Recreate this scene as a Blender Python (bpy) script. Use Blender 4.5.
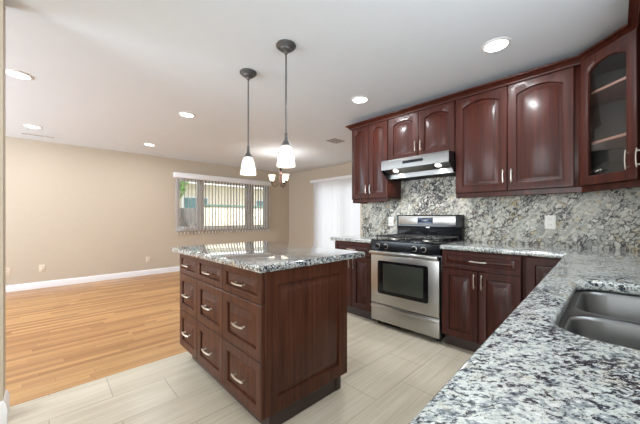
import bpy, bmesh, math, random
from mathutils import Vector, Matrix
S = bpy.context.scene
for o in list(bpy.data.objects): bpy.data.objects.remove(o, do_unlink=True)
R = math.radians
C = S.collection
random.seed(4)

# ------------------------------------------------------------ camera, world, sun, large lights, exposure
cam = bpy.data.cameras.new('camera'); camo = bpy.data.objects.new('camera', cam); C.objects.link(camo)
cam.sensor_width = 36; cam.lens = 284 * 36 / 640; cam.shift_y = 5.5 / 640; cam.clip_start = .02
camo.location = (0, 0, 1.16); camo.rotation_euler = (R(90), 0, R(-43.9)); S.camera = camo

w = bpy.data.worlds.new('world'); S.world = w; w.use_nodes = True
wn = w.node_tree; wn.nodes.clear()
wo = wn.nodes.new('ShaderNodeOutputWorld'); wb = wn.nodes.new('ShaderNodeBackground')
wn.links.new(wb.outputs[0], wo.inputs[0])
wb.inputs[0].default_value = (.86, .93, 1, 1); wb.inputs[1].default_value = 2.8

def light(name, kind, loc, rot, power, color=(1, 1, 1), **kw):
    l = bpy.data.lights.new(name, kind); o = bpy.data.objects.new(name, l); C.objects.link(o)
    o.location = loc; o.rotation_euler = rot; l.energy = power; l.color = color
    for k, v in kw.items(): setattr(l, k, v)
    return o
light('sun', 'SUN', (0, -5, 8), (R(30), 0, R(-18)), 6.5, (1, .95, .86), angle=R(2))
# unseen fill lamps, added to raise the brightness of the room
light('added_sink_fill', 'AREA', (.85, -.56, 1.62), (R(122), 0, 0), 30, (.9, .95, 1), shape='RECTANGLE', size=1.3, size_y=.9)  # added lamp at an assumed sink window behind the camera
light('added_living_fill', 'AREA', (-3.55, 4.4, 1.3), (R(130), 0, R(-90)), 205, (.74, .87, 1), shape='RECTANGLE', size=2.6, size_y=1.7)  # added to brighten the dining side from an unseen west opening
light('added_kitchen_fill', 'AREA', (-3.55, .95, 1.4), (R(118), 0, R(-90)), 104, (.91, .96, 1), shape='RECTANGLE', size=2.0, size_y=1.5)  # invented west source, added to light the range wall head-on
for pl, pr_, sx, sy in (((3.165, 6.56, 1.46), (R(-90), 0, 0), 2.35, 1.2), ((5.06, 4.39, 1.02), (R(90), 0, R(90)), 1.94, 2.04)):
    light('sky_portal', 'AREA', pl, pr_, 1, shape='RECTANGLE', size=sx, size_y=sy).data.cycles.is_portal = True

S.view_settings.view_transform = 'Standard'; S.view_settings.look = 'None'
S.view_settings.gamma = 1; S.view_settings.use_curve_mapping = False
S.view_settings.exposure = 0.03
S.cycles.max_bounces = 12; S.cycles.diffuse_bounces = 5; S.cycles.glossy_bounces = 5
S.cycles.transparent_max_bounces = 12; S.cycles.sample_clamp_indirect = 6
S.cycles.caustics_reflective = False; S.cycles.caustics_refractive = False

# ------------------------------------------------------------ materials
def srgb(r, g, b):
    f = lambda c: ((c / 255 + .055) / 1.055) ** 2.4 if c / 255 > .04045 else c / 255 / 12.92
    return (f(r), f(g), f(b), 1)
class N:
    def __init__(s, name):
        s.m = bpy.data.materials.new(name); s.m.use_nodes = True; s.t = s.m.node_tree
        s.b = s.t.nodes['Principled BSDF']; s.out = s.t.nodes['Material Output']
    def n(s, typ, **kw):
        x = s.t.nodes.new('ShaderNode' + typ)
        for k, v in kw.items():
            if hasattr(x, k): setattr(x, k, v)
            else: x.inputs[k.replace('_', ' ')].default_value = v
        return x
    def l(s, a, b): s.t.links.new(a, b)
    def pos(s, scale=(1, 1, 1), rot=(0, 0, 0), loc=(0, 0, 0), obj=False, typ='POINT'):
        mp = s.n('Mapping', vector_type=typ); mp.inputs['Scale'].default_value = scale; mp.inputs['Rotation'].default_value = rot; mp.inputs['Location'].default_value = loc
        s.l(s.n('TexCoord').outputs['Object'] if obj else s.n('NewGeometry').outputs['Position'], mp.inputs[0]); return mp.outputs[0]
    def noise(s, vec, scale, detail=4, rough=.55, dist=0):
        x = s.n('TexNoise'); x.inputs['Scale'].default_value = scale; x.inputs['Detail'].default_value = detail
        x.inputs['Roughness'].default_value = rough; x.inputs['Distortion'].default_value = dist; s.l(vec, x.inputs['Vector']); return x
    def ramp(s, fac, stops, interp='LINEAR'):
        x = s.n('ValToRGB'); e = x.color_ramp.elements; x.color_ramp.interpolation = interp
        while len(e) < len(stops): e.new(.5)
        for i, (p, c) in enumerate(stops):
            e[i].position = p; e[i].color = c if len(c) == 4 else (*c, 1)
        s.l(fac, x.inputs[0]); return x.outputs[0]
    def mix(s, fac, a, b, blend='MIX'):
        x = s.n('Mix', data_type='RGBA', blend_type=blend)
        for sock, v in ((x.inputs[0], fac), (x.inputs[6], a), (x.inputs[7], b)):
            if hasattr(v, 'links'): s.l(v, sock)
            else: sock.default_value = v
        return x.outputs[2]
    def set(s, **kw):
        for k, v in kw.items():
            k = k.replace('_', ' ')
            if hasattr(v, 'links'): s.l(v, s.b.inputs[k])
            else: s.b.inputs[k].default_value = v
        return s
    def bump(s, h, strength=.2, dist=.002):
        x = s.n('Bump'); x.inputs['Strength'].default_value = strength; x.inputs['Distance'].default_value = dist
        s.l(h, x.inputs['Height']); s.l(x.outputs[0], s.b.inputs['Normal'])
def plain(name, col, rough=.5, metal=0, var=.04, scale=30, **kw):
    k = N(name); nz = k.noise(k.pos(), scale, 3)
    c2 = tuple(max(0, c * (1 - var)) for c in col[:3]) + (1,); c3 = tuple(min(1, c * (1 + var)) for c in col[:3]) + (1,)
    k.set(Base_Color=k.ramp(nz.outputs[0], [(.3, c2), (.7, c3)]), Roughness=rough, Metallic=metal, **kw); return k.m

M = {}
M['wall'] = plain('wall_paint', srgb(200, 187, 169), .85, var=.015)
M['ceiling'] = plain('ceiling_paint', srgb(228, 235, 243), .9, var=.008, scale=5)
M['white'] = plain('white_paint', srgb(240, 240, 242), .4, var=.01)
M['white_plastic'] = plain('white_plastic', srgb(238, 236, 230), .35, var=.01)
M['almond'] = plain('almond_plastic', srgb(226, 214, 194), .4, var=.01)
M['black'] = plain('black_enamel', (.006, .006, .007, 1), .14, var=.1, Specular_IOR_Level=.3)
M['black_matte'] = plain('cast_iron', (.012, .012, .013, 1), .5, var=.2)
M['reflection_grey_glass'] = plain('reflection_grey_glass', srgb(62, 66, 60), .06, var=.05)  # oven glass lightened grey-green to paint in a window reflection
M['display'] = plain('display_glass', (.006, .010, .03, 1), .2, var=.1)
M['nickel'] = plain('satin_nickel', srgb(226, 221, 212), .33, 1, var=.03)
M['pewter'] = plain('pewter_metal', srgb(96, 95, 95), .45, .6, var=.05)
M['bronze'] = plain('bronze_metal', srgb(60, 48, 44), .45, .6, var=.08)
M['rose'] = plain('rose_pewter_metal', srgb(140, 112, 104), .5, .4, var=.08)
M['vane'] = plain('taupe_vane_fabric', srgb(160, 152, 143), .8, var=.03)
M['dark_gap'] = plain('vent_inside', srgb(48, 48, 50), .8)
M['kick'] = plain('dark_toe_kick', srgb(58, 43, 39), .4, var=.1)
M['shelf'] = plain('shelf_edge', srgb(158, 118, 104), .5, var=.05)
M['cab_inside'] = plain('cabinet_lining', srgb(88, 84, 78), .6, var=.03)

def steel(name, col, rough, sc=(1, 1, 500)):
    k = N(name); nz = k.noise(k.pos(sc), 1, 3)
    k.set(Base_Color=col, Metallic=1.0, Roughness=k.ramp(nz.outputs[0], [(.3, (rough * .92,) * 3), (.7, (rough * 1.08,) * 3)])); return k.m
M['steel'] = steel('brushed_steel', srgb(172, 171, 168), .30)
M['hood_steel'] = steel('hood_steel', srgb(132, 131, 129), .36)
M['sink_steel'] = steel('sink_steel', srgb(128, 130, 130), .34, (60, 60, 60))

def cabinet_wood(name, a, b, c):
    k = N(name)
    n1 = k.noise(k.pos((34, 34, 1.1)), 1, 5, .6, .6); n2 = k.noise(k.pos((170, 170, 2.4)), 1, 3, .6)
    big = k.noise(k.pos((3, 3, .5)), 1.5, 2)
    col = k.ramp(n1.outputs[0], [(.30, a), (.50, b), (.72, c)])
    col = k.mix(.35, col, k.ramp(n2.outputs[0], [(.3, (.35, .35, .35)), (.65, (1, 1, 1))]), 'MULTIPLY')
    k.set(Base_Color=col, Roughness=.48, Coat_Weight=.2, Coat_Roughness=.19, Specular_IOR_Level=.2); return k.m
M['wood'] = cabinet_wood('mahogany_cabinet', srgb(43, 16, 10), srgb(63, 25, 16), srgb(82, 35, 23))
M['dining_lit_wood'] = cabinet_wood('dining_lit_mahogany', srgb(56, 29, 19), srgb(78, 43, 28), srgb(96, 56, 38))  # browner copy of the mahogany; light from the dining side is painted in

def floor_wood():
    k = N('oak_strip_floor'); v0 = k.pos()
    sp = k.n('SeparateXYZ'); k.l(v0, sp.inputs[0])
    dv = k.n('Math', operation='DIVIDE'); k.l(sp.outputs[1], dv.inputs[0]); dv.inputs[1].default_value = .0573
    fl = k.n('Math', operation='FLOOR'); k.l(dv.outputs[0], fl.inputs[0])
    wn_ = k.n('TexWhiteNoise', noise_dimensions='1D'); k.l(fl.outputs[0], wn_.inputs['W'])
    ox = k.n('Math', operation='MULTIPLY_ADD'); k.l(wn_.outputs['Value'], ox.inputs[0]); ox.inputs[1].default_value = 9.0; k.l(sp.outputs[0], ox.inputs[2])
    cb = k.n('CombineXYZ'); k.l(ox.outputs[0], cb.inputs[0]); k.l(sp.outputs[1], cb.inputs[1]); v = cb.outputs[0]
    br = k.n('TexBrick', offset=0.0, offset_frequency=1, squash=1.0)
    for n_, x in (('Scale', 1), ('Mortar Size', .0010), ('Mortar Smooth', .3), ('Bias', 0), ('Brick Width', .85), ('Row Height', .0573)): br.inputs[n_].default_value = x
    br.inputs['Color1'].default_value = srgb(216, 170, 110); br.inputs['Color2'].default_value = srgb(166, 114, 60); br.inputs['Mortar'].default_value = srgb(140, 92, 50)
    k.l(v, br.inputs['Vector'])
    g = k.noise(k.pos((2.2, 60, 1)), 1, 5, .6, .5)
    col = k.mix(.55, br.outputs[0], k.ramp(g.outputs[0], [(.25, srgb(205, 165, 125)), (.7, (1, 1, 1))]), 'MULTIPLY')
    k.set(Base_Color=col, Roughness=.34, Coat_Weight=.2, Coat_Roughness=.2); return k.m
M['floor_wood'] = floor_wood()
def floor_tile():
    k = N('beige_plank_tile'); v = k.pos(loc=(.29, -.15, 0))
    br = k.n('TexBrick', offset=.5, offset_frequency=2)
    for n_, x in (('Scale', 1), ('Mortar Size', .0022), ('Mortar Smooth', .2), ('Bias', 0), ('Brick Width', .6), ('Row Height', .3)): br.inputs[n_].default_value = x
    br.inputs['Color1'].default_value = srgb(226, 218, 200); br.inputs['Color2'].default_value = srgb(217, 208, 189); br.inputs['Mortar'].default_value = srgb(172, 164, 148)
    k.l(v, br.inputs['Vector'])
    g = k.noise(k.pos((1.6, 75, 1)), 1, 4, .6, .2); g2 = k.noise(k.pos((.9, 14, 1)), 1, 3, .5)
    col = k.mix(.6, br.outputs[0], k.ramp(g.outputs[0], [(.28, srgb(214, 206, 192)), (.62, (1, 1, 1))]), 'MULTIPLY')
    col = k.mix(.4, col, k.ramp(g2.outputs[0], [(.3, srgb(220, 214, 202)), (.65, (1, 1, 1))]), 'MULTIPLY')
    k.set(Base_Color=col, Roughness=.3); return k.m
M['floor_tile'] = floor_tile()

def granite(name, sc, rot, stretch, warm, dk=0, coat=.5):
    k = N(name)
    v = k.pos((stretch, 1, 1), (0, 0, rot), typ='TEXTURE')
    n1 = k.noise(v, 62 * sc, 5, .68, .5); n2 = k.noise(v, 125 * sc, 3, .65, .3); n3 = k.noise(k.pos(), 6 * sc, 4, .6, .8)
    n4 = k.noise(v, 38 * sc, 5, .65, .8); reg = k.noise(v, 9 * sc, 3, .6, .6)
    base = k.ramp(n4.outputs[0], [(.34, srgb(106, 116, 122)), (.43, srgb(154, 163, 165)), (.52, srgb(208, 212, 206)), (.60, srgb(194, 199, 194)), (.68, srgb(128, 139, 144))])
    base = k.mix(k.ramp(n3.outputs[0], [(.56, (0, 0, 0)), (.72, (warm, warm, warm))]), base, srgb(186, 172, 142))
    sh = k.n('Math', operation='MULTIPLY_ADD'); k.l(reg.outputs[0], sh.inputs[0]); sh.inputs[1].default_value = -.45; k.l(n1.outputs[0], sh.inputs[2])
    base = k.mix(k.ramp(sh.outputs[0], [(.21 + dk, (1, 1, 1)), (.26 + dk, (0, 0, 0))]), base, srgb(44, 49, 60))
    base = k.mix(k.ramp(n2.outputs[0], [(.385 + dk, (.95,) * 3), (.43 + dk, (0, 0, 0))]), base, srgb(58, 64, 74))
    base = k.mix(k.ramp(n2.outputs[0], [(.57, (0, 0, 0)), (.64, (.8,) * 3)]), base, srgb(228, 231, 229))
    k.set(Base_Color=base, Roughness=.10, Specular_IOR_Level=.6, Coat_Weight=coat, Coat_IOR=1.6, Coat_Roughness=.03); return k.m
M['granite'] = granite('granite_counter', 1.5, R(-42), 1.55, .9, -.005)
M['granite_island'] = granite('granite_island_top', 1.0, R(-30), 1.5, 1.0, .03, .95)
def granite_splash():
    k = N('granite_backsplash')
    dn = k.noise(k.pos(), 9, 5, .65)
    v0 = k.pos((1, 1, 1))
    vv = k.n('VectorMath', operation='MULTIPLY_ADD'); k.l(dn.outputs['Color'], vv.inputs[0]); vv.inputs[1].default_value = (.12, .12, .12); k.l(v0, vv.inputs[2])
    mp = k.n('Mapping'); mp.vector_type = 'TEXTURE'; mp.inputs['Rotation'].default_value = (R(-50), 0, 0); mp.inputs['Scale'].default_value = (1, 1.6, .9); k.l(vv.outputs[0], mp.inputs[0])
    vo = k.n('TexVoronoi', feature='DISTANCE_TO_EDGE'); vo.inputs['Scale'].default_value = 31; k.l(mp.outputs[0], vo.inputs['Vector'])
    vc = k.n('TexVoronoi'); vc.inputs['Scale'].default_value = 31; k.l(mp.outputs[0], vc.inputs['Vector'])
    sep = k.n('SeparateColor'); k.l(vc.outputs['Color'], sep.inputs[0])
    cell = k.ramp(sep.outputs[0], [(0, srgb(158, 158, 152)), (.3, srgb(194, 193, 182)), (.6, srgb(206, 204, 193)), (.85, srgb(222, 220, 211)), (1, srgb(190, 176, 142))])
    fine = k.noise(mp.outputs[0], 60, 5, .7)
    cell = k.mix(.5, cell, k.ramp(fine.outputs[0], [(.3, srgb(130, 132, 130)), (.6, (1, 1, 1))]), 'MULTIPLY')
    mp2 = k.n('Mapping'); mp2.vector_type = 'TEXTURE'; mp2.inputs['Rotation'].default_value = (R(-55), 0, 0); mp2.inputs['Scale'].default_value = (1, 2.6, .8); k.l(v0, mp2.inputs[0])
    big = k.noise(mp2.outputs[0], 5.5, 5, .62, .8)
    wdt = k.n('MapRange'); wdt.inputs[1].default_value = .36; wdt.inputs[2].default_value = .66; wdt.inputs[3].default_value = .0; wdt.inputs[4].default_value = .21
    k.l(big.outputs[0], wdt.inputs[0])
    sub = k.n('Math', operation='SUBTRACT'); k.l(vo.outputs['Distance'], sub.inputs[0]); k.l(wdt.outputs[0], sub.inputs[1])
    nz = k.n('Math', operation='MULTIPLY_ADD'); k.l(fine.outputs[0], nz.inputs[0]); nz.inputs[1].default_value = .22; k.l(sub.outputs[0], nz.inputs[2])
    vein = k.ramp(nz.outputs[0], [(.02, (1, 1, 1)), (.11, (0, 0, 0))])
    vcol = k.ramp(k.noise(v0, 13, 3).outputs[0], [(.35, srgb(44, 44, 48)), (.55, srgb(84, 78, 76)), (.7, srgb(112, 96, 86))])
    base = k.mix(vein, cell, vcol)
    base = k.mix(k.ramp(k.noise(v0, 4.5, 4, .6, .5).outputs[0], [(.62, (0, 0, 0)), (.74, (.7,) * 3)]), base, srgb(188, 168, 112))
    fl = k.noise(mp.outputs[0], 48, 4, .7, .6); rg_ = k.noise(v0, 7, 3, .6, .5)
    fs = k.n('Math', operation='MULTIPLY_ADD'); k.l(rg_.outputs[0], fs.inputs[0]); fs.inputs[1].default_value = -.5; k.l(fl.outputs[0], fs.inputs[2])
    base = k.mix(k.ramp(fs.outputs[0], [(.125, (.95,) * 3), (.165, (0, 0, 0))]), base, srgb(34, 35, 40))
    k.set(Base_Color=base, Roughness=.36, Specular_IOR_Level=.2); return k.m
M['splash'] = granite_splash()

def glass(name, tint, ior=1.5, rough=.0):
    k = N(name); k.t.nodes.remove(k.b)
    tr = k.n('BsdfTransparent'); tr.inputs[0].default_value = tint; gl = k.n('BsdfGlossy'); gl.inputs['Roughness'].default_value = rough
    lw = k.n('LayerWeight'); lw.inputs[0].default_value = .5; pw = k.n('Math', operation='POWER'); pw.inputs[1].default_value = 5; k.l(lw.outputs['Facing'], pw.inputs[0])
    fr = k.n('Math', operation='MULTIPLY_ADD'); k.l(pw.outputs[0], fr.inputs[0]); f0 = ((ior - 1) / (ior + 1)) ** 2; fr.inputs[1].default_value = 1 - f0; fr.inputs[2].default_value = f0; mx = k.n('MixShader')
    k.l(fr.outputs[0], mx.inputs[0]); k.l(tr.outputs[0], mx.inputs[1]); k.l(gl.outputs[0], mx.inputs[2]); k.l(mx.outputs[0], k.out.inputs[0]); return k.m
M['glass'] = glass('window_glass', (.97, .985, .98, 1))
M['door_glass'] = glass('cabinet_glass', (.93, .94, .94, 1), 1.6)
def translucent(name, col, em=0, ecol=(1, 1, 1, 1), t=.5):
    k = N(name); k.t.nodes.remove(k.b)
    d = k.n('BsdfDiffuse'); d.inputs[0].default_value = col; q = k.n('BsdfTranslucent'); q.inputs[0].default_value = col
    mx = k.n('MixShader'); mx.inputs[0].default_value = t; k.l(d.outputs[0], mx.inputs[1]); k.l(q.outputs[0], mx.inputs[2]); o = mx.outputs[0]
    if em:
        e = k.n('Emission'); e.inputs[0].default_value = ecol; e.inputs[1].default_value = em
        a = k.n('AddShader'); k.l(o, a.inputs[0]); k.l(e.outputs[0], a.inputs[1]); o = a.outputs[0]
    k.l(o, k.out.inputs[0]); return k.m
M['sheer_vane'] = translucent('white_sheer_vane', (.92, .92, .93, 1), t=.62)
M['shade'] = translucent('lit_pendant_glass', (.85, .86, .84, 1), .52, (.98, 1, .95, 1), .4)
M['shade_band'] = translucent('lit_pendant_glass_rim', (.85, .84, .78, 1), .42, (1, .96, .86, 1), .4)
M['shade_warm'] = translucent('lit_warm_glass', (.85, .8, .7, 1), .8, (1, .92, .76, 1), .4)
def emit(name, col, s):
    k = N(name); k.set(Base_Color=col, Emission_Color=col, Emission_Strength=s, Roughness=.4); return k.m
M['lens'] = emit('lit_lamp_lens', (1, .98, .95, 1), 6)
M['bulb'] = emit('lit_bulb', (1, .97, .9, 1), 1.5)
M['led'] = emit('display_marks', (.25, .4, .7, 1), .12)

# ------------------------------------------------------------ mesh helpers
def newbm(): return bmesh.new()
def obj(name, bm, mat, parent=None, loc=(0, 0, 0), rot=(0, 0, 0), smooth=32):
    bmesh.ops.recalc_face_normals(bm, faces=bm.faces[:])
    me = bpy.data.meshes.new(name); bm.to_mesh(me); bm.free()
    for p in me.polygons: p.use_smooth = True
    me.set_sharp_from_angle(angle=R(smooth))
    for m in (mat if isinstance(mat, (list, tuple)) else [mat]): me.materials.append(m)
    o = bpy.data.objects.new(name, me); C.objects.link(o)
    o.location = loc; o.rotation_euler = rot
    if parent: o.parent = parent
    return o
def tag(o, label, cat, group=None):
    o['label'] = label; o['category'] = cat
    if group: o['group'] = group
    return o
def thing(name, label, cat, loc=(0, 0, 0), rz=0, group=None):
    o = bpy.data.objects.new(name, None); C.objects.link(o); o.empty_display_size = .1
    o.location = loc; o.rotation_euler = (0, 0, rz); return tag(o, label, cat, group)
def struct(name, bm, mat, parent=None, **kw):
    o = obj(name, bm, mat, parent, **kw)
    if not parent: o['kind'] = 'structure'
    return o
def box(bm, x0, x1, y0, y1, z0, z1, bev=0, seg=2, mi=0):
    vs = [bm.verts.new((x, y, z)) for x in (x0, x1) for y in (y0, y1) for z in (z0, z1)]
    fs = [bm.faces.new([vs[i] for i in f]) for f in ((0, 1, 3, 2), (4, 6, 7, 5), (0, 4, 5, 1), (2, 3, 7, 6), (0, 2, 6, 4), (1, 5, 7, 3))]
    for f in fs: f.material_index = mi
    if bev:
        es = list({e for f in fs for e in f.edges})
        bmesh.ops.bevel(bm, geom=es, offset=bev, segments=seg, profile=.5, affect='EDGES')
    return bm
def bx(*a, **k): return box(newbm(), *a, **k)
def rings(bm, loops, cap0=False, cap1=False, closed=True):
    V = [[bm.verts.new(p) for p in lp] for lp in loops]
    for a, b in zip(V, V[1:]):
        n = len(a)
        for i in range(n if closed else n - 1):
            j = (i + 1) % n
            try: bm.faces.new((a[i], a[j], b[j], b[i]))
            except ValueError: pass
    if cap0: bm.faces.new(V[0])
    if cap1: bm.faces.new(V[-1][::-1])
    return V
def lathe(bm, prof, n=24, c=(0, 0, 0), cap0=False, cap1=False):
    lp = [[(c[0] + r * math.cos(2 * math.pi * i / n), c[1] + r * math.sin(2 * math.pi * i / n), c[2] + z) for i in range(n)] for r, z in prof]
    rings(bm, lp, cap0, cap1); return bm
def tube(bm, pts, r, n=8):
    P = [Vector(p) for p in pts]; rs = r if isinstance(r, (list, tuple)) else [r] * len(P); lp = []
    up = None
    for i, p in enumerate(P):
        d = (P[min(i + 1, len(P) - 1)] - P[max(i - 1, 0)]).normalized()
        if up is None: up = d.orthogonal().normalized()
        up = (up - d * up.dot(d)).normalized(); s = d.cross(up)
        lp.append([p + rs[i] * (up * math.cos(2 * math.pi * k / n) + s * math.sin(2 * math.pi * k / n)) for k in range(n)])
    rings(bm, lp, True, True); return bm
def offset(poly, d):
    out = []; n = len(poly)
    for i in range(n):
        a, b, c = Vector(poly[i - 1]), Vector(poly[i]), Vector(poly[(i + 1) % n])
        n1 = Vector((-(b - a).y, (b - a).x)).normalized(); n2 = Vector((-(c - b).y, (c - b).x)).normalized()
        m = (n1 + n2); m = m / max(m.dot(n1), .2) if m.length > 1e-6 else n1
        out.append(tuple(b + m * d))
    return out
def slab(outline, z0, z1, r, holes=(), seg=4, capbottom=True):
    """Extruded plate with rounded edges; outline CCW, holes CW."""
    bm = newbm(); tops = []; bots = []
    for poly in [outline] + list(holes):
        lv = []
        for k in range(seg + 1):
            a = math.pi / 2 * k / seg; lv.append((r * (1 - math.sin(a)), z0 + r * (1 - math.cos(a)) if False else z0 + r - r * math.cos(a)))
        for k in range(seg + 1):
            a = math.pi / 2 * k / seg; lv.append((r * (1 - math.cos(a)), z1 - r + r * math.sin(a)))
        V = rings(bm, [[(x, y, z) for x, y in offset(poly, d)] for d, z in lv])
        bots.append(V[0]); tops.append(V[-1])
    for grp in ([tops, bots] if capbottom else [tops]):
        es = []
        for V in grp:
            for i in range(len(V)):
                e = bm.edges.get((V[i], V[(i + 1) % len(V)])); es.append(e)
        bmesh.ops.triangle_fill(bm, use_beauty=True, edges=es)
    return bm
def rrect(x0, x1, y0, y1, r, n=6):
    p = []
    for cx, cy, a0 in ((x1 - r, y1 - r, 0), (x0 + r, y1 - r, 90), (x0 + r, y0 + r, 180), (x1 - r, y0 + r, 270)):
        for k in range(n + 1):
            a = R(a0 + 90 * k / n); p.append((cx + r * math.cos(a), cy + r * math.sin(a)))
    return p   # CCW
def prism(prof, a0, a1, axis='x'):
    """profile of (u,z) extruded along an axis."""
    bm = newbm()
    f = (lambda u, z, a: (a, u, z)) if axis == 'x' else (lambda u, z, a: (u, a, z))
    rings(bm, [[f(u, z, a0) for u, z in prof], [f(u, z, a1) for u, z in prof]], True, True); return bm

# ------------------------------------------------------------ room shell
H = 2.42
def wallbm(axis, at0, at1, u0, u1, z0, z1, holes=()):
    """wall slab between at0..at1 across, u0..u1 along, with rectangular openings (u0,u1,z0,z1)."""
    bm = newbm()
    def b(a, c, e, f):
        if c - a < 1e-4 or f - e < 1e-4: return
        if axis == 'y': box(bm, a, c, at0, at1, e, f)
        else: box(bm, at0, at1, a, c, e, f)
    cur = u0
    for h in sorted(holes):
        b(cur, h[0], z0, z1); b(h[0], h[1], z0, h[2]); b(h[0], h[1], h[3], z1); cur = h[1]
    b(cur, u1, z0, z1); return bm
FY = 2.57
struct('added_sun_blocker', bx(-3.55, 5.2, -1.65, -.655, H + .02, H + .2), M['ceiling'])  # unseen slab added to keep the sun out of the sink window
struct('floor', bx(-3.4, 5.05, FY, 6.55, -.12, 0), M['floor_wood'])
struct('floor_tile', bx(-3.4, 5.05, -.5, FY, -.12, 0), M['floor_tile'])
struct('ceiling', bx(-3.55, 5.2, -.65, 6.7, H, H + .2), M['ceiling'])
WIN = (1.99, 4.34, .86, 2.06); DOOR = (3.42, 5.36, 0.0, 2.04)
struct('wall_north', wallbm('y', 6.55, 6.70, -3.4, 5.05, -.12, H, [WIN]), M['wall'])
struct('wall_dining_east', wallbm('x', 5.05, 5.2, 2.50, 6.70, -.12, H, [(DOOR[0], DOOR[1], .0, DOOR[3])]), M['wall'])
struct('wall_east', bx(3.2, 3.32, -.45, 2.505, -.12, H), M['wall'])
struct('wall_dining_south', bx(3.32, 5.05, 2.38, 2.50, -.12, H), M['wall'])
struct('wall_south', wallbm('y', -.6, -.45, -3.4, 3.32, -.12, H, [(.15, 1.55, 1.12, 2.08)]), M['wall'])
struct('wall_west', wallbm('x', -3.5, -3.4, -.6, 6.7, -.12, H, [(-.1, 2.0, .6, 2.2), (3.0, 5.8, .4, 2.15)]), M['wall'])  # openings added to let the west fill lamps shine in
struct('wall_stub', slab([(-3.4, 2.385), (-.177, 2.385), (-.177, 2.525), (-3.4, 2.525)], 0, H, .012), M['wall'])
# baseboards
def basebd(name, pts, t=.014, h=.105):
    """run along a polyline, the room on its left."""
    n = len(pts); nr = []
    for i in range(n):
        a = Vector(pts[max(i - 1, 0)]); b = Vector(pts[i]); c = Vector(pts[min(i + 1, n - 1)])
        d1 = (b - a) if i else (c - b); d2 = (c - b) if i < n - 1 else (b - a)
        n1 = Vector((-d1.y, d1.x)).normalized(); n2 = Vector((-d2.y, d2.x)).normalized(); m = n1 + n2; nr.append(m / m.dot(n1))
    prof = [(0, 0), (t, 0), (t, h * .72), (t * .75, h * .80), (t * .75, h * .84), (t * .4, h * .96), (0, h)]
    bm = newbm()
    rings(bm, [[(p[0] + m.x * u, p[1] + m.y * u, z) for u, z in prof] for p, m in zip(pts, nr)], True, True)
    struct(name, bm, M['white'])
basebd('baseboard_north', [(5.05, 6.55), (-3.4, 6.55)])
basebd('baseboard_dining_east', [(5.05, 5.45), (5.05, 6.536)])
basebd('baseboard_stub', [(-3.4, 2.525), (-.177, 2.525), (-.177, 2.385), (-3.4, 2.385)], .016, .13)

# ------------------------------------------------------------ window and patio door with their blinds
def window(name, u0, u1, z0, z1, mull, y0, y1):
    """white vinyl window in a wall running along x; frame between y0..y1."""
    bm = newbm(); f = .055
    box(bm, u0, u1, y0, y1, z0, z0 + f, .004); box(bm, u0, u1, y0, y1, z1 - f, z1, .004)
    box(bm, u0, u0 + f, y0, y1, z0 + f, z1 - f, .004); box(bm, u1 - f, u1, y0, y1, z0 + f, z1 - f, .004)
    o = struct(name, bm, M['white'])
    ed = [u0 + f] + [x for m in mull for x in (m[0], m[1])] + [u1 - f]
    for m in mull: obj('mullion', bx(m[0], m[1], y0 + .005, y1 - .005, z0 + f, z1 - f, .004), M['white'], o)
    for i in range(0, len(ed), 2):
        g = .004
        s = newbm(); a, b, c, d = ed[i] + g, ed[i + 1] - g, z0 + f + g, z1 - f - g; q = .04
        box(s, a, b, y0 + .02, y1 - .02, c, c + q, .003); box(s, a, b, y0 + .02, y1 - .02, d - q, d, .003)
        box(s, a, a + q, y0 + .02, y1 - .02, c + q, d - q, .003); box(s, b - q, b, y0 + .02, y1 - .02, c + q, d - q, .003)
        so = obj('sash', s, M['white'], o)
        obj('glass_pane', bx(a + q, b - q, (y0 + y1) / 2 - .003, (y0 + y1) / 2 + .003, c + q, d - q), M['glass'], so)
    return o
window('window_1', WIN[0] + .002, WIN[1] - .002, WIN[2] + .002, WIN[3] - .002, [(2.50, 2.58), (3.71, 3.84)], 6.565, 6.625)
window('window_2', .152, 1.548, 1.122, 2.078, [(.82, .88)], -.57, -.49)

b1 = thing('vertical_blind', 'open vertical blind with taupe vanes hanging over the dining window', 'blind', (3.16, 6.55, 0))
obj('valance', bx(-1.215, 1.215, -.105, 0, 2.01, 2.125, .006), M['white'], b1, smooth=40)
nv = 31
for i in range(nv):
    x = -1.15 + i * 2.30 / (nv - 1); a = R(85 + random.uniform(-4, 4)); ca, sa = math.cos(a) * .031, math.sin(a) * .031; t = .0011
    dx, dy = -math.sin(a) * t, math.cos(a) * t
    def vane(zz0, zz1, kk):
        q = [(x - ca - dx * kk, -.052 - sa - dy * kk), (x + ca - dx * kk, -.052 + sa - dy * kk), (x + ca + dx * kk, -.052 + sa + dy * kk), (x - ca + dx * kk, -.052 - sa + dy * kk)]
        bm = newbm(); rings(bm, [[(u, v, zz0) for u, v in q], [(u, v, zz1) for u, v in q]], True, True); return bm
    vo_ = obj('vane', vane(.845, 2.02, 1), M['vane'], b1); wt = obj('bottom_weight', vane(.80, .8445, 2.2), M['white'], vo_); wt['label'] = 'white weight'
tube_bm = tube(newbm(), [(1.19, -.06, 2.01), (1.192, -.062, 1.6), (1.19, -.06, 1.2)], .003, 6)
obj('control_cord', tube_bm, M['white_plastic'], b1)

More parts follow.
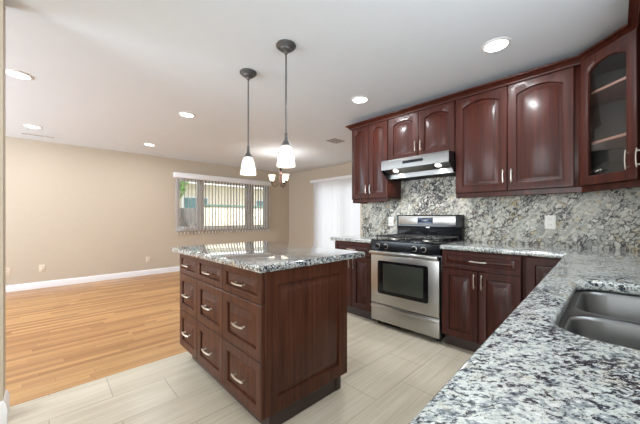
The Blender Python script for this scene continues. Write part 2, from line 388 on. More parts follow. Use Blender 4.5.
# sliding patio door
u0, u1, z1 = DOOR[0] + .002, DOOR[1] - .002, DOOR[3] - .002
bm = newbm(); f = .05
box(bm, 5.07, 5.17, u0, u0 + f, .002, z1, .004); box(bm, 5.07, 5.17, u1 - f, u1, .002, z1, .004); box(bm, 5.07, 5.17, u0 + f, u1 - f, z1 - f, z1, .004); box(bm, 5.07, 5.17, u0 + f, u1 - f, .002, .04, .004)
d1 = struct('door_1', bm, M['white']); mid = (u0 + u1) / 2
for (a, b, xx) in ((u0 + f + .003, mid + .03, 5.085), (mid - .03, u1 - f - .003, 5.128)):
    s = newbm(); q = .065; c, d = .044, z1 - f - .004
    box(s, xx, xx + .036, a, b, c, c + q, .003); box(s, xx, xx + .036, a, b, d - q, d, .003); box(s, xx, xx + .036, a, a + q, c + q, d - q, .003); box(s, xx, xx + .036, b - q, b, c + q, d - q, .003)
    so = obj('sliding_panel', s, M['white'], d1)
    obj('glass_pane', bx(xx + .015, xx + .021, a + q, b - q, c + q, d - q), M['glass'], so)
b2 = thing('vertical_blind', 'closed white sheer vertical blind hanging over the sliding patio door', 'blind', (5.05, 4.4, 0))
obj('valance', bx(-.10, 0, -1.12, 1.12, 2.055, 2.125, .006), M['white'], b2)
nv = 27
for i in range(nv):
    y = -1.02 + i * 2.0 / (nv - 1); a = R(90 + 28 + random.uniform(-13, 13)); ca, sa = math.cos(a) * .044, math.sin(a) * .045
    n_ = 5; pa = []; pb = []; bm = newbm()
    for k in range(n_):
        q_ = -1 + 2 * k / (n_ - 1); bow = .006 * (1 - q_ * q_)
        pa.append((-.05 + ca * q_ - bow, y + sa * q_)); pb.append((-.05 + ca * q_ - bow - .0016, y + sa * q_))
    q = pa + pb[::-1]
    rings(bm, [[(u, v, .03) for u, v in q], [(u, v, 2.06) for u, v in q]], True, True)
    obj('vane', bm, M['sheer_vane'], b2)

# ------------------------------------------------------------ yard beyond the window
M['soil'] = plain('yard_ground', srgb(150, 140, 122), .95, var=.15, scale=3)
M['fence'] = plain('grey_fence_board', srgb(112, 108, 106), .9, var=.12, scale=8)
M['stucco'] = plain('cream_stucco', srgb(238, 228, 210), .95, var=.05, scale=12)
M['eave'] = plain('white_eave', srgb(238, 238, 236), .8)
M['teal'] = plain('teal_window_glass', srgb(96, 140, 142), .15)
M['block'] = plain('block_wall', srgb(228, 216, 200), .95, var=.1, scale=6)
M['cap'] = plain('green_grey_cap', srgb(110, 140, 128), .7)
M['leaf'] = plain('tree_leaf', srgb(96, 146, 62), .7, var=.35, scale=9)
M['bark'] = plain('tree_bark', srgb(92, 74, 58), .9, var=.2)
g = struct('ground', bx(-6, 14, 6.72, 16, -.3, -.14), M['soil'])
struct('ground_patio', bx(5.22, 14, -2, 6.70, -.3, -.14), plain('patio_concrete', srgb(190, 188, 182), .9))
fc = thing('board_fence', 'grey board fence standing outside behind the left window pane', 'fence', (2.5, 9.2, -.14))
bm = newbm()
for i in range(17): box(bm, -1.5 + i * .15, -1.36 + i * .15, -.012, .012, 0.02, 1.60, .003)
obj('boards', bm, M['fence'], fc)
bm = newbm(); box(bm, -1.5, 1.04, .014, .05, .3, .39); box(bm, -1.5, 1.04, .014, .05, 1.2, 1.29); obj('rails', bm, M['fence'], fc)
for x in (-1.5, -.25, .95): obj('post', bx(x, x + .09, .052, .142, 0, 1.62, .004), M['fence'], fc)
bw = thing('block_wall', 'cream block garden wall with green-grey cap outside the middle panes', 'wall', (5.6, 9.2, -.14))
obj('wall_body', bx(-2.03, 3.4, -.08, .08, 0, 1.66, .004), M['block'], bw)
obj('cap', bx(-2.03, 3.4, -.11, .11, 1.661, 1.73, .006), M['cap'], bw)
nh = thing('neighbour_house', 'cream stucco house with white eave beyond the garden wall', 'house', (6.0, 11.0, -.14))
obj('wall_body', bx(-3.0, 5, 0, 2, 0, 2.55), M['stucco'], nh)
rf = prism([(-.75, 2.50), (-.75, 2.72), (1.2, 3.3), (2.0, 3.3), (2.0, 2.551), (0, 2.551)], -3.7, 5.4); obj('roof', rf, M['eave'], nh)
for wx in (-2.45, .6):
    wf = obj('window', bx(wx, wx + 1.0, -.05, -.001, 1.0, 2.1, .006), M['eave'], nh); obj('pane', bx(wx + .07, wx + .93, -.06, -.051, 1.07, 2.03), M['teal'], wf)
tr = thing('garden_tree', 'leafy green tree outside the left window pane', 'tree', (2.25, 8.5, -.14))
obj('trunk', tube(newbm(), [(0, 0, 0), (.03, .02, .9), (.0, .0, 1.7), (.08, -.03, 2.5)], [.07, .06, .05, .03]), M['bark'], tr)
bm = newbm()
for k in range(1500):
    th = random.uniform(0, 6.28); u = random.uniform(-1, 1); rr = random.uniform(.3, 1) ** .5
    c = Vector((.05 + .62 * rr * math.cos(th) * math.sqrt(1 - u * u), .55 * rr * math.sin(th) * math.sqrt(1 - u * u), 2.35 + .72 * rr * u))
    d = Vector((random.gauss(0, 1), random.gauss(0, 1), random.gauss(0, 1))).normalized(); e = d.orthogonal().normalized(); n_ = d.cross(e) * .012; l_ = random.uniform(.04, .075)
    v = [bm.verts.new(p) for p in (c - d * l_, c + e * l_ * .45 + n_, c + d * l_, c - e * l_ * .45 + n_)]; bm.faces.new(v)
lf = obj('leaves', bm, M['leaf'], tr)
sd = lf.modifiers.new('thickness', 'SOLIDIFY'); sd.thickness = .002

# ------------------------------------------------------------ cabinet fronts
def front_loop(w, h, i, y, top, rise, n=14):
    """loop inset by i; arched top edge."""
    p = [(i, y, i), (w - i, y, i)]
    for k in range(n + 1):
        u = 1 - k / n; p.append((i + (w - 2 * i) * u, y, h - top - rise * (2 * u - 1) ** 2))
    return p
def panel_front(w, h, s=.055, rise=0, t=.02, glassed=False):
    """door or drawer front, 0..w by 0..h, back at y=0, face at y=-t, raised centre panel."""
    bm = newbm(); st = s if not rise else s * 1.0
    L = [front_loop(w, h, 0, 0, 0, 0), front_loop(w, h, 0, -t + .004, 0, 0), front_loop(w, h, .004, -t, .004, 0),
         front_loop(w, h, s, -t, st, rise), front_loop(w, h, s + .005, -t + .003, st + .004, rise), front_loop(w, h, s + .008, -t + .015, st + .008, rise)]
    if glassed:
        L += [front_loop(w, h, s + .008, 0, st + .008, rise), front_loop(w, h, 0, 0, 0, 0)]
        rings(bm, L); bmesh.ops.remove_doubles(bm, verts=bm.verts, dist=1e-5)
        return bm
    m = min(.036, (min(w, h) - 2 * s) * .25)
    L += [front_loop(w, h, s + .012, -t + .015, st + .012, rise), front_loop(w, h, s + .012 + m, -t + .002, st + .012 + m, rise), front_loop(w, h, s + .016 + m, -t + .0005, st + .016 + m, rise)]
    rings(bm, L, True, True); return bm
def pull(parent, x, z, vertical, length=.115, y=-.02):
    bw = .004 if vertical else .009; q_ = .78 if vertical else 1
    """bowed nickel bar pull on two posts, centred at x, z on the face at depth y."""
    bm = newbm(); pts = []; hl = length / 2
    for k in range(9):
        s = -1 + 2 * k / 8; pts.append((s * hl, -.021 - bw * (1 - s * s)))
    P = [((x, y + v, z + u) if vertical else (x + u, y + v, z)) for u, v in pts]
    tube(bm, P, [.0042 * q_] + [.0056 * q_] * 7 + [.0042 * q_], 8)
    for sg in (-.72, .72):
        q = sg * hl; bow = -.021 - bw * (1 - .72 ** 2)
        A = (x, y + .001, z + q) if vertical else (x + q, y + .001, z); B = (x, y + bow, z + q) if vertical else (x + q, y + bow, z)
        tube(bm, [A, B], [.0065, .0042], 8)
    return obj('handle', bm, M['nickel'], parent)
def front(parent, kind, x, z, w, h, s=.055, rise=0, handle=None, hl=.115, y=0, mat='wood'):
    o = obj(kind, panel_front(w, h, s, rise), M[mat], parent, (x, y, z))
    if handle: pull(o, handle[0], handle[1], handle[2], hl)
    return o
g_ = .003
RZ = R(-90)          # cabinet fronts looking toward -X

# ---- island: nine drawers on the long side, panelled end toward the sink run
IX0, IX1, IY0, IY1 = .797, 1.452, 1.262, 2.518
isl = thing('island_cabinet', 'mahogany kitchen island base with nine drawers and panelled end', 'island', (IX0, IY1, 0), RZ)
LW = IY1 - IY0; LD = IX1 - IX0           # local x along the drawers, local y into the island
obj('body', bx(.0, LW - .022, .022, LD, .105, .874, .002), M['dining_lit_wood'], isl)
kb = newbm(); box(kb, .09, LW - .035, .07, LD - .01, 0, .104, .002)
obj('toe_kick', kb, M['kick'], isl)
cols = [(0.002, .376), (.381, .803), (.808, LW - .004)]
rows = [(.704, .870, .036), (.402, .700, .052), (.106, .398, .052)]
for (a, b) in cols:
    for (c, d, s) in rows:
        wd, hh = b - a, d - c
        front(isl, 'drawer', a, c, wd, hh, s, 0, (wd / 2, hh / 2 - .004, False), .13, y=.021, mat='dining_lit_wood')
# end panel: local plane x = LW, facing local +x (world -Y)
ep = obj('end_panel', panel_front(LD - .002, .768, .075, 0, .022), M['dining_lit_wood'], isl, (LW - .022, .024, .106), (0, 0, R(90)))
obj('corner_post', bx(LW - .075, LW - .030, LD - .06, LD - .012, .0, .104, .003), M['kick'], isl)

tag(obj('island_countertop', slab([(.772, 1.240), (1.643, 1.240), (1.632, 2.548), (.744, 2.548)], .875, .916, .013), M['granite_island']),
    'polished granite slab on the drawer island reflecting the dining window', 'countertop')

# ---- base cabinets along the range wall
FX = 2.595           # carcass front plane, door faces 2 cm proud
def base_cab(label, yl, yr, fronts, depth=.595):
    c = thing('base_cabinet', label, 'cabinet', (FX, yl, 0), RZ)
    wd = yl - yr
    obj('body', bx(0, wd, .001, depth, .105, .874, .002), M['wood'], c); obj('toe_kick', bx(.002, wd - .002, .06, depth, 0, .104), M['kick'], c)
    for f in fronts: front(c, *f)
    return c
wd = 2.415 - 1.868; hw = wd / 2
base_cab('two-door mahogany base cabinet left of the range, half hidden by the island', 2.415, 1.868, [
    ('drawer', g_, .715, wd - 2 * g_, .152, .034, 0, (wd / 2, .076, False), .13),
    ('door', g_, .112, hw - 1.5 * g_, .598, .055, 0, (hw - .03, .52, True), .125), ('door', hw + .5 * g_, .112, hw - 1.5 * g_, .598, .055, 0, (.03, .52, True), .125)])
wd = 1.090 - .487; hw = wd / 2
base_cab('two-door mahogany base cabinet with one wide drawer right of the range', 1.090, .487, [
    ('drawer', g_, .715, wd - 2 * g_, .152, .034, 0, (wd / 2, .076, False), .13),
    ('door', g_, .112, hw - 1.5 * g_, .598, .055, 0, (hw - .03, .515, True), .125), ('door', hw + .5 * g_, .112, hw - 1.5 * g_, .598, .055, 0, (.03, .515, True), .125)])
base_cab('single-door mahogany corner base cabinet where the counter turns', .485, .16, [('door', .02, .112, .29, .755, .055, 0, None)])
# ---- sink run, seen from above only; fronts look toward +Y
sb = thing('sink_base_cabinet', 'mahogany sink base cabinet under the counter with the double sink', 'cabinet', (1.62, .130, 0), R(180))
bm = newbm(); box(bm, 0, .018, 0, .575, .105, .874); box(bm, .982, 1.0, 0, .575, .105, .874); box(bm, .018, .982, .562, .575, .105, .874); box(bm, .018, .982, 0, .562, .105, .123); box(bm, .018, .982, 0, .008, .80, .86)
obj('body', bm, M['wood'], sb); obj('toe_kick', bx(.002, .998, .06, .575, 0, .104), M['kick'], sb)
front(sb, 'door', .003, .112, .494, .755, .055, 0, (.46, .66, True)); front(sb, 'door', .503, .112, .494, .755, .055, 0, (.03, .66, True))
for (xa, wdt, lab) in ((2.52, .898, 'mahogany base cabinet between the sink base and the wall corner'), (.618, .90, 'mahogany base cabinet at the free end of the sink run')):
    q = thing('base_cabinet', lab, 'cabinet', (xa, .130, 0), R(180))
    obj('body', bx(0, wdt, .001, .575, .105, .874, .002), M['wood'], q); obj('toe_kick', bx(.002, wdt - .002, .06, .575, 0, .104), M['kick'], q)
    front(q, 'drawer', .003, .715, wdt - .006, .152, .034, 0, (wdt / 2, .076, False), .13)
    front(q, 'door', .003, .112, wdt / 2 - .005, .598, .055, 0, (wdt / 2 - .035, .52, True)); front(q, 'door', wdt / 2 + .002, .112, wdt / 2 - .005, .598, .055, 0, (.03, .52, True))

# ---- counters
CF = 2.555; PE = .188
Lc = [(-.30, -.448), (3.178, -.448), (3.178, 1.096), (CF, 1.096), (CF, .234), (-.30, .160)]
SK = (.796, 1.540, -.335, .102)
tag(obj('kitchen_countertop', slab(Lc, .875, .916, .013, [rrect(*SK, .095, 7)[::-1]]), M['granite']),
    'L-shaped granite counter with the sink cut-out, running to the range', 'countertop')
tag(obj('range_side_countertop', slab([(CF, 1.862), (3.178, 1.862), (3.178, 2.470), (CF, 2.470)], .875, .916, .013), M['granite']),
    'short granite counter left of the range', 'countertop')
bm = newbm(); box(bm, 3.180, 3.199, -.448, 1.084, .90, 1.40); box(bm, 3.180, 3.199, 1.084, 1.846, .90, 1.79); box(bm, 3.180, 3.199, 1.846, 2.465, .90, 1.40)
tag(obj('granite_backsplash', bm, M['splash']), 'tall cream and black veined granite slab covering the wall behind the range', 'backsplash')

# ---- double sink
sk = thing('double_sink', 'stainless steel double bowl undermount sink set in the granite counter', 'sink', (1.168, -.116, .69))
def bowl(x0, x1, y0, y1):
    bm = newbm(); L = []
    for d, z, r in ((-.004, .184, .075), (0, .180, .072), (.003, .172, .07), (.010, .05, .068), (.018, .022, .062), (.034, .008, .05), (.06, .002, .035), (.10, 0, .02)):
        L.append([(x, y, z) for x, y in rrect(x0 + d, x1 - d, y0 + d, y1 - d, r, 7)])
    V = rings(bm, L); bm.faces.new(V[-1])
    o = obj('bowl', bm, M['sink_steel'], sk, smooth=50); s = o.modifiers.new('sheet', 'SOLIDIFY'); s.thickness = .0015; s.offset = -1
    cx, cy = (x0 + x1) / 2, (y0 + y1) / 2
    obj('drain', lathe(newbm(), [(.001, .0035), (.02, .0035), (.022, .006), (.04, .0065), (.046, .0015)], 24, (cx, cy, 0)), M['nickel'], o); return o
XD = 1.152 - 1.168
bowl(-.365, XD - .014, -.205, .207); bowl(XD + .014, .365, -.205, .207)
fl = slab(rrect(-.392, .392, -.230, .228, .09, 7), .176, .1845, .003, [rrect(-.3685, XD - .0105, -.2085, .2105, .0785, 7)[::-1], rrect(XD + .0105, .3685, -.2085, .2105, .0785, 7)[::-1]])
obj('flange', fl, M['sink_steel'], sk)

# ------------------------------------------------------------ range
RY1, RY0 = 1.857, 1.100; RW = RY1 - RY0
rg = thing('gas_range', 'stainless steel and black gas range between the base cabinets', 'range', (2.575, RY1, 0), RZ)
bm = newbm(); box(bm, 0, RW, .03, .595, .045, .905, .004)
obj('body', bm, M['black'], rg)
for x in (.05, RW - .05):
    for y in (.08, .55): obj('foot', lathe(newbm(), [(.018, 0), (.018, .02), (.012, .022), (.012, .046)], 14, (x, y, 0), True, True), M['black_matte'], rg)
obj('storage_drawer', bx(.003, RW - .003, -.012, .029, .055, .235, .006, 3), M['steel'], rg)
bm = newbm(); box(bm, .003, RW - .003, -.022, -.0125, .196, .222, .004); obj('drawer_lip', bm, M['steel'], rg)
od = obj('oven_door', bx(.003, RW - .003, -.018, .029, .243, .765, .006, 3), M['steel'], rg)
fr = slab(rrect(.095, RW - .105, .355, .705, .022, 5), .0, .006, .002)
obj('window_surround', fr, M['black'], od, (0, -.0185, 0), (R(90), 0, 0))
obj('window_glass', slab(rrect(.165, RW - .150, .395, .680, .012, 4), 0, .003, .001), M['reflection_grey_glass'], od, (0, -.0250, 0), (R(90), 0, 0))
bm = newbm(); box(bm, .003, RW - .003, -.058, -.024, .771, .806, .008, 3); box(bm, .02, .05, -.0245, .0, .775, .800, .003); box(bm, RW - .05, RW - .02, -.0245, .0, .775, .800, .003)
obj('oven_handle', bm, M['steel'], od)
pc = obj('control_panel', prism([(-.008, .812), (-.002, .908), (.06, .908), (.06, .812)], .0, RW), M['black'], rg)
for x in (.085, .185, .505, .600):
    k = newbm(); lathe(k, [(.0235, 0), (.0235, .005), (.019, .008), (.0175, .026), (.015, .029), (.001, .029)], 20)
    box(k, -.004, .004, -.017, .017, .027, .036, .002)
    ko = obj('knob', k, M['black'], rg, (x, -.0055, .856), (R(90), 0, 0))
    obj('knob_ring', lathe(newbm(), [(.0240, .0003), (.0265, .002), (.0265, .005), (.0240, .006)], 20), M['nickel'], ko)
obj('cooktop', bx(-.002, RW + .002, -.008, .595, .9085, .925, .006, 3), M['black'], rg)
for (x0, x1) in ((.03, .365), (.392, .727)):
    gr = newbm(); z = .957
    for x in (x0, x1): tube(gr, [(x, .06, z), (x, .50, z)], .0075, 6)
    for y in (.06, .28, .50): tube(gr, [(x0, y, z), (x1, y, z)], .0075, 6)
    xm = (x0 + x1) / 2
    for y in (.17, .39):
        for a in (0, 45, 90, 135, 180, 225, 270, 315):
            dx, dy = math.cos(R(a)), math.sin(R(a)); l_ = .11 if a % 90 == 0 and a % 180 != 0 else .165 if a % 180 == 0 else .15
            tube(gr, [(xm + dx * .035, y + dy * .035, z + .004), (xm + dx * l_ * .97, y + max(-.11, min(.11, dy * l_)), z)], .006, 6)
    for x in (x0, x1):
        for y in (.06, .28, .50): tube(gr, [(x, y, .9255), (x, y, z)], .007, 6)
    obj('grate', gr, M['black_matte'], rg)
    for y in (.17, .39): 
        bo = obj('burner', lathe(newbm(), [(.052, .9255), (.052, .932), (.04, .936), (.001, .936)], 22, (xm, y, 0)), M['nickel'], rg)
        obj('burner_cap', lathe(newbm(), [(.034, .9365), (.036, .941), (.030, .945), (.001, .946)], 20, (xm, y, 0)), M['black_matte'], bo)
bg = obj('backguard', prism([(.535, .926), (.528, 1.05), (.520, 1.06), (.522, 1.176), (.532, 1.188), (.590, 1.188), (.598, 1.176), (.598, .926)], 0, RW), M['black'], rg, smooth=20)
bm = newbm(); box(bm, .028, RW - .060, .512, .5195, 1.075, 1.178, .003)
obj('steel_fascia', bm, M['steel'], bg)
dp = obj('display', bx(.275, .455, .508, .5115, 1.094, 1.158, .002), M['display'], bg)
bm = newbm()
def digit(bm, x, z, segs, w_=.010, h_=.022, t=.0022):
    S7 = {'a': (0, w_, h_ - t, h_), 'g': (0, w_, h_ / 2 - t / 2, h_ / 2 + t / 2), 'd': (0, w_, 0, t), 'f': (0, t, h_ / 2, h_), 'e': (0, t, 0, h_ / 2), 'b': (w_ - t, w_, h_ / 2, h_), 'c': (w_ - t, w_, 0, h_ / 2)}
    for s in segs: a, b, c, d = S7[s]; box(bm, x + a, x + b, .5068, .5078, z + c, z + d)
for i in range(6):
    box(bm, .287 + i * .027, .303 + i * .027, .5068, .5078, 1.103, 1.107)
    if i not in (2, 3): box(bm, .287 + i * .027, .303 + i * .027, .5068, .5078, 1.142, 1.147)
obj('button_marks', bm, M['led'], dp)  # plain bars for the button marks, not letters
em = newbm(); lathe(em, [(.001, .002), (.010, .002), (.0115, 0)], 24)
for v in em.verts: v.co.x *= 2.1; v.co.y *= .85
obj('emblem', em, M['nickel'], bg, (RW / 2 + .01, .5275, 1.052), (R(90), 0, 0))

# ------------------------------------------------------------ range hood
HX = 2.735
hd = thing('range_hood', 'stainless steel under-cabinet range hood with two lights above the range', 'hood', (HX, 1.843, 0), RZ)
HW = .757; D = 3.175 - HX
obj('side_panel', prism([(.004, 1.692), (.004, 1.790), (.03, 1.797), (D, 1.797), (D, 1.602), (.12, 1.602)], 0.0, .003), M['black'], hd)
obj('side_panel', prism([(.004, 1.692), (.004, 1.790), (.03, 1.797), (D, 1.797), (D, 1.602), (.12, 1.602)], HW - .003, HW), M['black'], hd)
obj('top_shell', bx(.0032, HW - .0032, .004, D, 1.785, 1.797), M['hood_steel'], hd)
obj('fascia', prism([(0, 1.690), (-.002, 1.70), (-.002, 1.782), (.004, 1.790), (.014, 1.784), (.014, 1.690)], .0032, HW - .0032), M['hood_steel'], hd)
obj('control_slot', slab(rrect(.27, .50, 1.732, 1.762, .012, 5), 0, .004, .0015), M['black'], hd, (0, -.0022, 0), (R(90), 0, 0))
ls = obj('light_shelf', prism([(.0145, 1.706), (.0145, 1.716), (.150, 1.668), (.150, 1.655)], .0034, HW - .0034), M['steel'], hd)
obj('filter_lip', prism([(.151, 1.655), (.151, 1.670), (.170, 1.668), (.170, 1.606), (.155, 1.606)], .0034, HW - .0034), M['hood_steel'], hd)
bm = newbm(); box(bm, .02, HW - .02, .1705, D - .01, 1.612, 1.628)
for i in range(24): box(bm, .03 + i * .029, .045 + i * .029, .18, D - .02, 1.608, 1.612)
obj('grease_filter', bm, M['black_matte'], hd)
for x in (.14, HW - .14):
    ho = obj('light', lathe(newbm(), [(.030, 0), (.030, -.004), (.024, -.007), (.001, -.008)], 20, cap0=True), M['lens'], hd, (x, .082, 1.683), (R(-20), 0, 0))
for yy in (1.843 - .14, 1.843 - HW + .14):
    light('hood_lamp', 'SPOT', (2.825, yy, 1.66), (0, R(-24), 0), 7, (1, .97, .92), spot_size=R(118), spot_blend=.25, shadow_soft_size=.02)

# ------------------------------------------------------------ upper cabinets
UX = 2.89; UT = 2.315; UB = 1.39; UD = 3.178 - UX
def upper(label, yl, yr, z0, doors, h):
    c = thing('wall_cabinet', label, 'cabinet', (UX, yl, z0), RZ)
    wd = yl - yr; obj('body', bx(0, wd, .001, UD, 0, UT - z0, .002), M['wood'], c)
    for d in doors: front(c, 'door', *d)
    return c
hh = 2.303 - UB
def pair(wd, h, s, rise, hz, hl=.115):
    hw = wd / 2
    return [(g_, .004, hw - 1.5 * g_, h, s, rise, (hw - .033, hz, True), hl), (hw + .5 * g_, .004, hw - 1.5 * g_, h, s, rise, (.03, hz, True), hl)]
upper('narrow two-door mahogany wall cabinet at the end nearest the patio door', 2.388, 1.847, UB, pair(.541, hh, .055, .035, .115), hh)
upper('short two-door mahogany wall cabinet directly above the range hood', 1.843, 1.086, 1.80, pair(.757, 2.303 - 1.80, .06, .035, .125), .5)
upper('wide two-door mahogany wall cabinet between the hood and glass-door cabinet', 1.082, .176, UB, pair(.87, hh, .06, .04, .125) , hh)
# diagonal glass-door corner cabinet
A = (2.87, .172); B = (2.590, -.108)
dgl = math.hypot(A[0] - B[0], A[1] - B[1])
dc = thing('corner_wall_cabinet', 'diagonal mahogany corner wall cabinet with a glass door and two shelves', 'cabinet', (A[0], A[1], UB), R(-135))
# carcass in local space: corner points expressed through the inverse rotation
rot = Matrix.Rotation(R(135), 2)
def loc2(p): v = rot @ (Vector(p) - Vector(A)); return (v.x, v.y)
foot = [loc2(p) for p in ((2.893, .170), (3.176, .170), (3.176, -.446), (2.592, -.446), (2.592, -.131))]
front_in = .022
def solid(poly, z0, z1):
    bm = newbm(); rings(bm, [[(x, y, z0) for x, y in poly], [(x, y, z1) for x, y in poly]], True, True); return bm
obj('bottom', solid(foot, 0, .018), M['wood'], dc); obj('top', solid(foot, UT - UB - .018, UT - UB), M['wood'], dc)
bk = newbm()
for i in (0, 1, 2, 3):
    a, b = Vector(foot[i]), Vector(foot[i + 1]); d = (b - a).normalized(); n_ = Vector((-d.y, d.x))
    ctr = sum((Vector(f_) for f_ in foot), Vector((0, 0))) / 5
    if (ctr - a).dot(n_) < 0: n_ = -n_
    q = [a, b, b + n_ * .012 - d * .0, a + n_ * .012]
    rings(bk, [[(p.x, p.y, .0185) for p in q], [(p.x, p.y, UT - UB - .0185) for p in q]], True, True)
obj('side_panels', bk, M['cab_inside'], dc)
ins = [tuple(Vector(f_) * .94 + (sum((Vector(q) for q in foot), Vector((0, 0))) / 5) * .06) for f_ in foot]
for z in (.300, .665): obj('shelf', solid(ins, z, z + .018), M['shelf'], dc)
ff = newbm(); box(ff, .003, .018, .003, .020, .019, UT - UB - .019); box(ff, dgl - .018, dgl - .003, .003, .020, .019, UT - UB - .019); obj('face_frame', ff, M['wood'], dc)
gd = obj('door', panel_front(dgl - .012, hh, .058, .045, .02, True), M['wood'], dc, (.006, 0.001, .004))
gp = newbm(); rings(gp, [front_loop(dgl - .012, hh, .0665, -.010, .0665, .045), front_loop(dgl - .012, hh, .0665, -.006, .0665, .045)], True, True)
gpo = obj('glass_pane', gp, M['door_glass'], gd)
pull(gd, dgl - .055, .125, True, .12)
# return wall cabinet above the sink run, just inside the frame edge
rc = thing('wall_cabinet', 'mahogany wall cabinet cut off by the right picture edge beside the glass-door cabinet', 'cabinet', (2.588, -.131, UB), R(180))
obj('body', bx(0, .50, .001, .315, 0, UT - UB, .002), M['wood'], rc)
front(rc, 'door', .018, .004, .478, hh, .06, .04, (.03, .125, True))
# crown moulding and light rail following the fronts
def run(pts, prof):
    n = len(pts); nr = []
    for i in range(n):
        a = Vector(pts[max(i - 1, 0)]); b = Vector(pts[i]); c = Vector(pts[min(i + 1, n - 1)])
        d1 = (b - a) if i else (c - b); d2 = (c - b) if i < n - 1 else (b - a)
        n1 = Vector((d1.y, -d1.x)).normalized(); n2 = Vector((d2.y, -d2.x)).normalized(); m = n1 + n2; nr.append(m / m.dot(n1))
    bm = newbm(); rings(bm, [[(p[0] + m.x * u, p[1] + m.y * u, z) for u, z in prof] for p, m in zip(pts, nr)], True, True); return bm
cr = [(0, 2.3155), (0.004, 2.300), (.016, 2.300), (.018, 2.312), (.024, 2.316), (.030, 2.324), (.042, 2.332), (.050, 2.336), (.056, 2.338), (.056, 2.352), (-.05, 2.352), (-.05, 2.3155)]
Fp = 2.868; K = (A[0] - .0028, A[1]); K = (2.868, .1715); K2 = (2.5895, -.1085 )
path = [(3.178, 2.390), (Fp, 2.390), (Fp, .1712), (2.589, -.1085), (2.07, -.1085)]
tag(obj('crown_moulding', run(path, cr), M['wood']), 'dark mahogany crown moulding along the tops of the wall cabinets', 'moulding')
lr = [(-.022, 1.3895), (-.006, 1.3895), (-.006, 1.352), (-.012, 1.348), (-.022, 1.348)]
tag(obj('light_rail', run([(3.178, 2.384), (Fp + .01, 2.384), (Fp + .01, 1.850)], lr), M['wood']), 'dark rail under the narrow wall cabinet left of the hood', 'moulding')
tag(obj('light_rail', run([(3.178, 1.078), (Fp + .01, 1.078), (Fp + .01, .176), (2.596, -.104), (2.08, -.104)][1:], lr), M['wood']), 'dark rail under the wall cabinets right of the hood', 'moulding')

# ------------------------------------------------------------ pendants, chandelier, ceiling cans, vents
def pendant(label, x, y):
    p = thing('pendant_light', label, 'pendant light', (x, y, H), 0, 'pendants over the island')
    obj('canopy', lathe(newbm(), [(.070, -.0005), (.073, -.006), (.072, -.012), (.060, -.022), (.052, -.030), (.046, -.030), (.040, -.040), (.016, -.052), (.012, -.066), (.001, -.066)], 28, cap0=True), M['pewter'], p)
    obj('rod', lathe(newbm(), [(.0058, -.064), (.0058, -.655)], 10, cap0=True, cap1=True), M['pewter'], p)
    obj('socket_cap', lathe(newbm(), [(.008, -.642), (.011, -.648), (.009, -.668), (.012, -.672), (.012, -.690), (.016, -.700), (.032, -.722), (.034, -.735), (.030, -.737), (.001, -.737)], 22, cap0=True), M['pewter'], p)
    pr = [(.026, -.7375), (.036, -.745), (.046, -.765), (.054, -.795), (.060, -.83), (.064, -.86)]
    so = obj('lamp_shade', lathe(newbm(), pr + [(r - .003, z) for r, z in pr[::-1]], 28), M['shade'], p)
    obj('shade_rim', lathe(newbm(), [(.0641, -.8602), (.0672, -.865), (.0682, -.888), (.0652, -.888), (.0642, -.866), (.0611, -.8602)], 28), M['shade_band'], so)
    obj('bulb', lathe(newbm(), [(.012, -.745), (.014, -.77), (.024, -.80), (.026, -.82), (.016, -.842), (.001, -.847)], 16), M['bulb'], p)
    light('pendant_lamp', 'POINT', (x, y, H - .80), (0, 0, 0), 2, (1, .97, .93), shadow_soft_size=.045)
pendant('grey pendant with white bell shade over the near end of the island', 1.26, 1.667)
pendant('grey pendant with white bell shade over the far end of the island', 1.26, 2.207)

cx, cy = 3.27, 4.5
ch = thing('chandelier', 'small bronze three-arm chandelier with upturned cream glass shades', 'chandelier', (cx, cy, H))
obj('canopy', lathe(newbm(), [(.06, -.0005), (.062, -.01), (.03, -.03), (.008, -.04), (.001, -.04)], 20, cap0=True), M['bronze'], ch)
obj('chain', tube(newbm(), [(0, 0, -.04), (0, 0, -.30)], .005, 6), M['bronze'], ch)
obj('finial', lathe(newbm(), [(.006, -.29), (.022, -.32), (.026, -.345), (.014, -.36), (.001, -.362)], 16), M['bronze'], ch)
obj('column', lathe(newbm(), [(.012, -.355), (.03, -.40), (.018, -.44), (.036, -.50), (.030, -.56), (.016, -.61), (.024, -.635), (.012, -.66), (.001, -.672)], 18), M['rose'], ch)
fw = Vector((math.sin(R(43.9)), math.cos(R(43.9)))); rt = Vector((fw.y, -fw.x))
for a in (-76, 44, 164):
    d = rt * math.sin(R(a)) - fw * math.cos(R(a)); rr = .165
    P = [(d.x * q, d.y * q, z) for q, z in ((.012, -.57), (.05, -.63), (.10, -.67), (.14, -.66), (rr, -.62), (rr, -.585))]
    ar = obj('arm', tube(newbm(), P, .006, 8), M['bronze'], ch)
    c_ = (d.x * rr, d.y * rr, 0)
    obj('socket', lathe(newbm(), [(.012, -.60), (.024, -.585), (.022, -.56), (.001, -.558)], 14, c_), M['bronze'], ar)
    pr = [(.022, -.5575), (.034, -.552), (.046, -.53), (.056, -.49), (.066, -.44)]
    obj('lamp_shade', lathe(newbm(), pr + [(r - .003, z) for r, z in pr[::-1]], 20, c_), M['shade_warm'], ar)
    light('chandelier_lamp', 'POINT', (cx + c_[0], cy + c_[1], H - .48), (0, 0, 0), 4.5, (1, .97, .93), shadow_soft_size=.03)


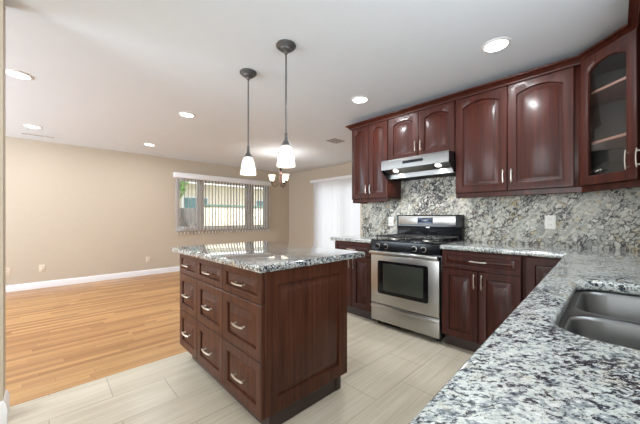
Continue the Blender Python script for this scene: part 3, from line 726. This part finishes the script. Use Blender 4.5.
CANS = [(2.365, .603, 'recessed ceiling light above the counter nearest the glass-door cabinet', 13), (2.411, 1.889, 'recessed ceiling light in front of the range hood', 13),
        (1.238, 3.635, 'recessed ceiling light just left of the far pendant', 9), (-.179, 3.645, 'recessed ceiling light beside the wall end at the left picture edge', 9),
        (-.141, 5.581, 'recessed ceiling light in front of the long wall vent', 9), (1.277, 5.565, 'recessed ceiling light nearest the dining window', 9)]
for x, y, lab, pw in CANS:
    c = thing('recessed_light', lab, 'ceiling light', (x, y, H), 0, 'recessed ceiling lights')
    obj('trim_ring', lathe(newbm(), [(.095, -.0005), (.094, -.005), (.078, -.010), (.074, -.006), (.074, -.0005)], 32), M['white'], c)
    obj('lens', lathe(newbm(), [(.0735, -.0005), (.0735, -.006), (.05, -.008), (.001, -.0085)], 32, cap0=True), M['lens'], c)
    light('can_lamp', 'AREA', (x, y, H - .012), (0, 0, 0), pw, (.95, .97, 1), shape='DISK', size=.14)
def vent(label, x0, x1, y0, y1, nb):
    v = thing('ceiling_vent', label, 'vent', ((x0 + x1) / 2, (y0 + y1) / 2, H)); a, b = (x1 - x0) / 2, (y1 - y0) / 2
    bm = newbm(); f = .016; t0, t1 = -.0032, -.0005
    box(bm, -a, a, -b, -b + f, t0, t1, .001); box(bm, -a, a, b - f, b, t0, t1, .001); box(bm, -a, -a + f, -b + f, b - f, t0, t1, .001); box(bm, a - f, a, -b + f, b - f, t0, t1, .001)
    obj('vent_frame', bm, M['white'], v); obj('backing', bx(-a + f, a - f, -b + f, b - f, -.0012, -.0006), M['dark_gap'], v)
    bm = newbm(); n_ = nb
    for i in range(n_):
        yy = -b + f + (2 * b - 2 * f) * (i + .5) / n_; box(bm, -a + f, a - f, yy - .0035, yy + .0035, -.0026, -.0014)
    for x in (-a / 3, a / 3): box(bm, x - .004, x + .004, -b + f, b - f, -.0026, -.0014)
    obj('louvres', bm, M['white'], v)
vent('long white ceiling vent along the top of the dining wall', -.29, .11, 6.08, 6.20, 4)
vent('square white ceiling vent near the end wall cabinet', 3.27, 3.57, 3.06, 3.32, 8)

# ------------------------------------------------------------ outlets
def outlet(label, loc, rz, mat, w_=.075, h_=.118):
    o = thing('wall_outlet', label, 'outlet', loc, rz)
    pl = obj('cover_plate', bx(-w_ / 2, w_ / 2, -.006, -.0005, -h_ / 2, h_ / 2, .002), mat, o)
    for z in (-.024, .024):
        so = obj('receptacle', slab(rrect(-.017, .017, z - .014, z + .014, .009, 4), 0, .003, .001), mat, pl, (0, -.0062, 0), (R(90), 0, 0))
        bm = newbm()
        for x in (-.007, .007): box(bm, x - .0014, x + .0014, z - .002, z + .007, .0032, .0036)
        box(bm, -.002, .002, z - .009, z - .0055, .0032, .0036)
        obj('slots', bm, M['dark_gap'], so)
    obj('screw', lathe(newbm(), [(.003, .0), (.003, .001), (.001, .0015)], 10), M['nickel'], pl, (0, -.0062, 0), (R(90), 0, 0))
outlet('white outlet on the granite backsplash right of the range', (3.18, .394, 1.12), RZ, M['white_plastic'])
outlet('white outlet on the granite backsplash left of the range', (3.18, 1.99, 1.11), RZ, M['white_plastic'])
outlet('almond outlet low on the dining wall, nearest the vent end', (-.055, 6.55, .325), 0, M['almond'])
outlet('almond outlet low on the dining wall, just left of the island', (1.475, 6.55, .31), 0, M['almond'])
outlet('almond outlet low on the dining wall against the wall end', (-.45, 6.55, .322), 0, M['almond'])
